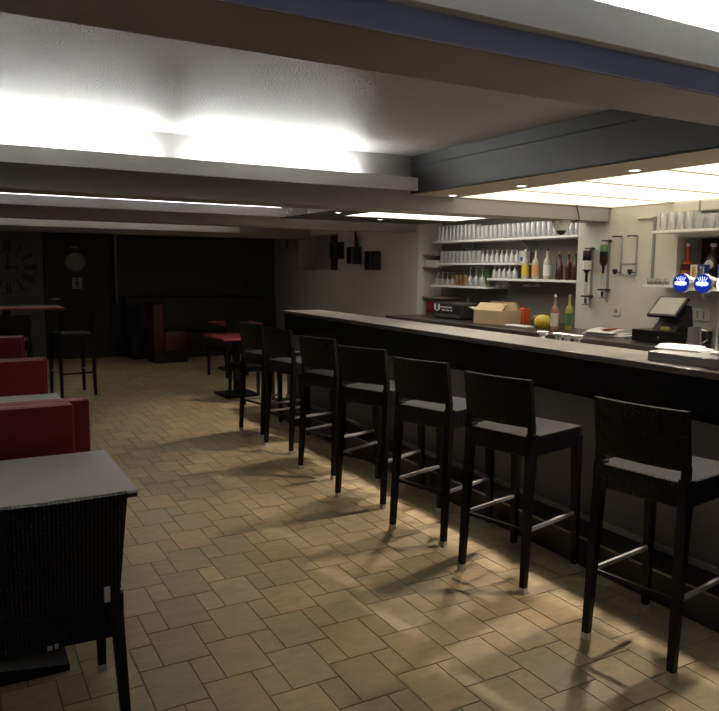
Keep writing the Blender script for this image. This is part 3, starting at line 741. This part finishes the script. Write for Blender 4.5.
# ------------------------------------------------------------------ things on the back counter
ZC = 1.021
cm = thing('coffee_machine', 'long black machine with white marks at the left end of the back counter', 'machine', (5.25, 7.09, ZC))
MB().box(-.16, .2, -.29, .29, 0, .19, .03).build('body', 'black', cm)
MB().box(-.163, -.159, -.26, .26, .02, .06).build('front_plate', 'steel_dark', cm)
mk = MB()
for (ya, yb2, za, zb2) in ((.22, .255, .10, .17), (.14, .175, .10, .17), (.175, .22, .085, .10), (.05, .12, .13, .145), (-.02, .04, .13, .145), (-.10, -.04, .13, .145), (.03, .09, .095, .11), (-.05, .01, .095, .11), (-.11, -.07, .095, .11)):
    mk.box(-.1635, -.1595, ya, yb2, za, zb2)
mk.build('marks', 'paper', cm)
tag(MB().lathe([(.05, 0), (.06, .02), (.055, .14), (.02, .19), (.018, .25), (.001, .25)], 16).build('jug', 'black', None, (5.52, 7.25, ZC), smooth=True), 'black jug standing behind the long black machine', 'jug')
bx = thing('cardboard_box', 'open brown cardboard box on the back counter', 'box', (4.99, 6.21, ZC), R(8))
b = MB(); 
b.box(0, .30, -.2, .2, 0, .006).box(0, .005, -.2, .2, 0, .15).box(.295, .30, -.2, .2, 0, .15).box(.005, .295, -.2, -.195, 0, .15).box(.005, .295, .195, .2, 0, .15)
b.build('carton', 'card', bx)
MB().bar((0, 0, .15), (.09, 0, .235), .195, .003, upv=(0, 1, 0)).build('flap', 'card', bx) if False else None
for poly, a, c in (([(0, .148), (.004, .148), (.10, .225), (.096, .228)], -.195, .195), ([(.296, .148), (.30, .148), (.25, .235), (.246, .233)], -.195, .195)):
    MB().prism(poly, 'y', a, c).build('flap', 'card', bx)
MB().prism([(.195, .148), (.2, .148), (.29, .17), (.287, .174)], 'x', .01, .29).build('flap', 'card', bx)
MB().prism([(-.195, .148), (-.2, .148), (-.165, .235), (-.16, .233)], 'x', .06, .26).build('flap', 'card', bx)
tag(MB().box(-.045, .045, -.045, .045, 0, .17, .006).build('canister', 'orange', None, (5.44, 6.14, ZC)), 'orange square canister right of the cardboard box', 'canister')
tp = thing('teapot', 'yellow rounded pot with a handle between the orange canister and the pinkish bottle', 'pot', (5.24, 5.63, ZC))
MB().lathe([(.001, 0), (.06, 0), (.085, .03), (.09, .065), (.075, .10), (.05, .125), (.001, .135)], 18).build('body', 'yellow', tp, smooth=True)
MB().tube([(0, .08, .10), (0, .125, .11), (0, .145, .07), (0, .12, .03), (0, .085, .03)], .012, 8).build('handle', 'gold', tp, smooth=True)
tag(MB().box(-.06, .06, -.16, .16, 0, .022, .008).build('napkin_stack', 'paper', None, (5.06, 5.78, ZC)), 'flat pale stack lying in front of the yellow pot', 'napkins')
pp = thing('paper_pile', 'loose pile of white papers with red print on the back counter below the socket', 'papers', (5.22, 4.72, ZC), R(6))
MB().box(-.13, .13, -.22, .22, 0, .014, .004).build('sheet', 'paper', pp)
MB().box(-.12, .10, -.17, .20, .0145, .03, .006, Matrix.Rotation(R(9), 3, 'Z')).build('sheet', 'white', pp)
MB().prism([(-.16, .031), (.16, .031), (.12, .05), (.02, .062), (-.10, .05)], 'y', -.13, .16).build('sheet', 'paper', pp)
MB().box(-.125, .05, -.07, .02, .0575, .0635).build('red_print', 'red_top', pp)

# till
tl = thing('cash_register', 'black till with a tilted touch screen on a cash drawer', 'cash register', (5.16, 4.03, ZC), R(3))
dw = MB().box(-.2, .2, -.235, .235, .005, .105, .004).build('cash_drawer', 'black_gloss', tl)
MB().lathe([(.011, 0), (.011, -.006), (.001, -.007)], 14, (-.2, -.02, .05), Matrix.Rotation(R(90), 3, 'Y')).build('lock', 'chrome', dw)
MB().prism([(-.10, .105), (.13, .105), (.13, .14), (.10, .30), (.06, .31), (-.02, .17)], 'y', -.10, .12).build('stand', 'black', tl)
rt = Matrix.Rotation(R(-42), 3, 'Y')
hd = MB().box(-.014, .014, -.135, .135, -.115, .115, .004, Matrix.Rotation(R(48), 3, 'Y'))
hd = hd.build('monitor', 'black', tl, (-.01, .04, .29))
MB().box(-.0155, -.0142, -.115, .115, -.095, .097, 0, Matrix.Rotation(R(48), 3, 'Y'), (0, 0, 0)).build('display', 'screen', hd)
MB().box(-.115, -.09, -.05, .03, .107, .135, .003).build('sticker', 'lime', tl)

# jugs
for x, y, h, lb in ((5.0, 3.70, .155, 'steel jug right of the till, the left of two'), (5.06, 3.53, .18, 'taller steel jug beside the beer tap column')):
    t = thing('steel_jug', lb, 'jug', (x, y, ZC), R(20), 'steel jugs by the till')
    MB().lathe([(.001, 0), (.052, 0), (.056, .01), (.048, h*.6), (.05, h), (.047, h), (.045, h*.6), (.05, .012)], 20).build('body', 'steel', t, smooth=True)
    MB().tube([(0, -.05, h*.9), (0, -.09, h*.85), (0, -.095, h*.4), (0, -.055, h*.2)], .006, 6).build('handle', 'steel', t, smooth=True)
# beer tower
bt = thing('beer_tap', 'steel beer tap column with round lit badges on the bar', 'beer tap', (3.40, 2.33, 1.187))
MB().lathe([(.075, 0), (.075, .012), (.05, .02), (.047, .30), (.047, .42), (.001, .43)], 24).build('column', 'steel', bt, smooth=True)
MB().tube([(0, -.35, .35), (0, .24, .35)], .034, 16).build('crossbar', 'steel', bt, smooth=True)
for q in (.21, .085, -.04, -.165, -.29):
    bd = MB().lathe([(.001, .0), (.036, .0), (.036, .045), (.05, .05), (.05, .07), (.001, .071)], 24, (-.03, q, .355), Matrix.Rotation(R(-90), 3, 'Y')).build('badge', 'steel', bt, smooth=True)
    MB().lathe([(.046, .0), (.046, .0015), (.001, .0016)], 24, (-.1, q, .355), Matrix.Rotation(R(-90), 3, 'Y')).build('badge_face', 'blue_badge' if q > 0 else 'white_badge', bd)
    if q > 0:
        g = MB()
        for i, hh in enumerate((.018, .026, .020, .032, .022, .028, .016)):
            yy = q+.03-.01*i; g.box(-.1045, -.1018, yy-.004, yy+.004, .355-hh*.42, .355+hh*.42)
        for i in range(-2, 3): g.bar((-.103, q+.008*i, .37), (-.103, q+.014*i, .392-abs(i)*.003), .0012, .0012)
        g.build('badge_letters', 'badge_glyph', bd)
    MB().tube([(.02, q, .34), (.07, q, .32), (.085, q, .27)], [.012, .011, .009], 8).build('spout', 'chrome', bt, smooth=True)
    MB().tube([(.03, q, .37), (.045, q, .43)], .008, 8).build('lever', 'black', bt, smooth=True)
ps = thing('paper_pile', 'white napkins lying on the steel worktop beside the tap column', 'papers', (3.42, 2.58, 1.187), R(12))
MB().box(-.09, .09, -.11, .11, 0, .006).build('sheet', 'paper', ps)
MB().prism([(-.08, .0065), (.09, .0065), (.08, .02), (-.02, .024)], 'y', -.07, .13).build('sheet', 'paper', ps)
# white cups on the inner side of the counter
inn = tag(MB().box(0, .36, 0, 2.9, .86, .89, .003).build('inner_worktop', 'steel_dark', None, (3.62, 2.2, 0)), 'steel inner worktop on the staff side of the bar', 'worktop')
for i, y in enumerate((3.93, 3.77, 3.69, 3.60)):
    t = thing('coffee_cup', ['white cup behind the bar top, leftmost of four', 'white cup behind the bar top, second of four', 'white cup behind the bar top, third of four', 'white cup behind the bar top, rightmost of four'][i], 'cup', (3.66, y, 1.112), 0, 'white cups behind the bar top')
    MB().lathe([(.001, 0), (.026, 0), (.018, .014), (.017, .028), (.036, .05), (.042, .058), (.038, .058), (.001, .036)], 16).build('bowl', 'white', t, smooth=True)
    MB().tube([(0, -.034, .05), (0, -.053, .042), (0, -.028, .03)], .004, 6).build('handle', 'white', t, smooth=True)
cs = thing('cup_rack', 'low rack carrying the white cups behind the bar top', 'rack', (3.66, 3.70, .89))
MB().box(-.055, .055, -.34, .34, .20, .221).build('tray', 'black', cs)
for q in (-.33, .33): MB().box(-.04, .04, q-.01, q+.01, 0, .20).build('leg', 'black', cs)
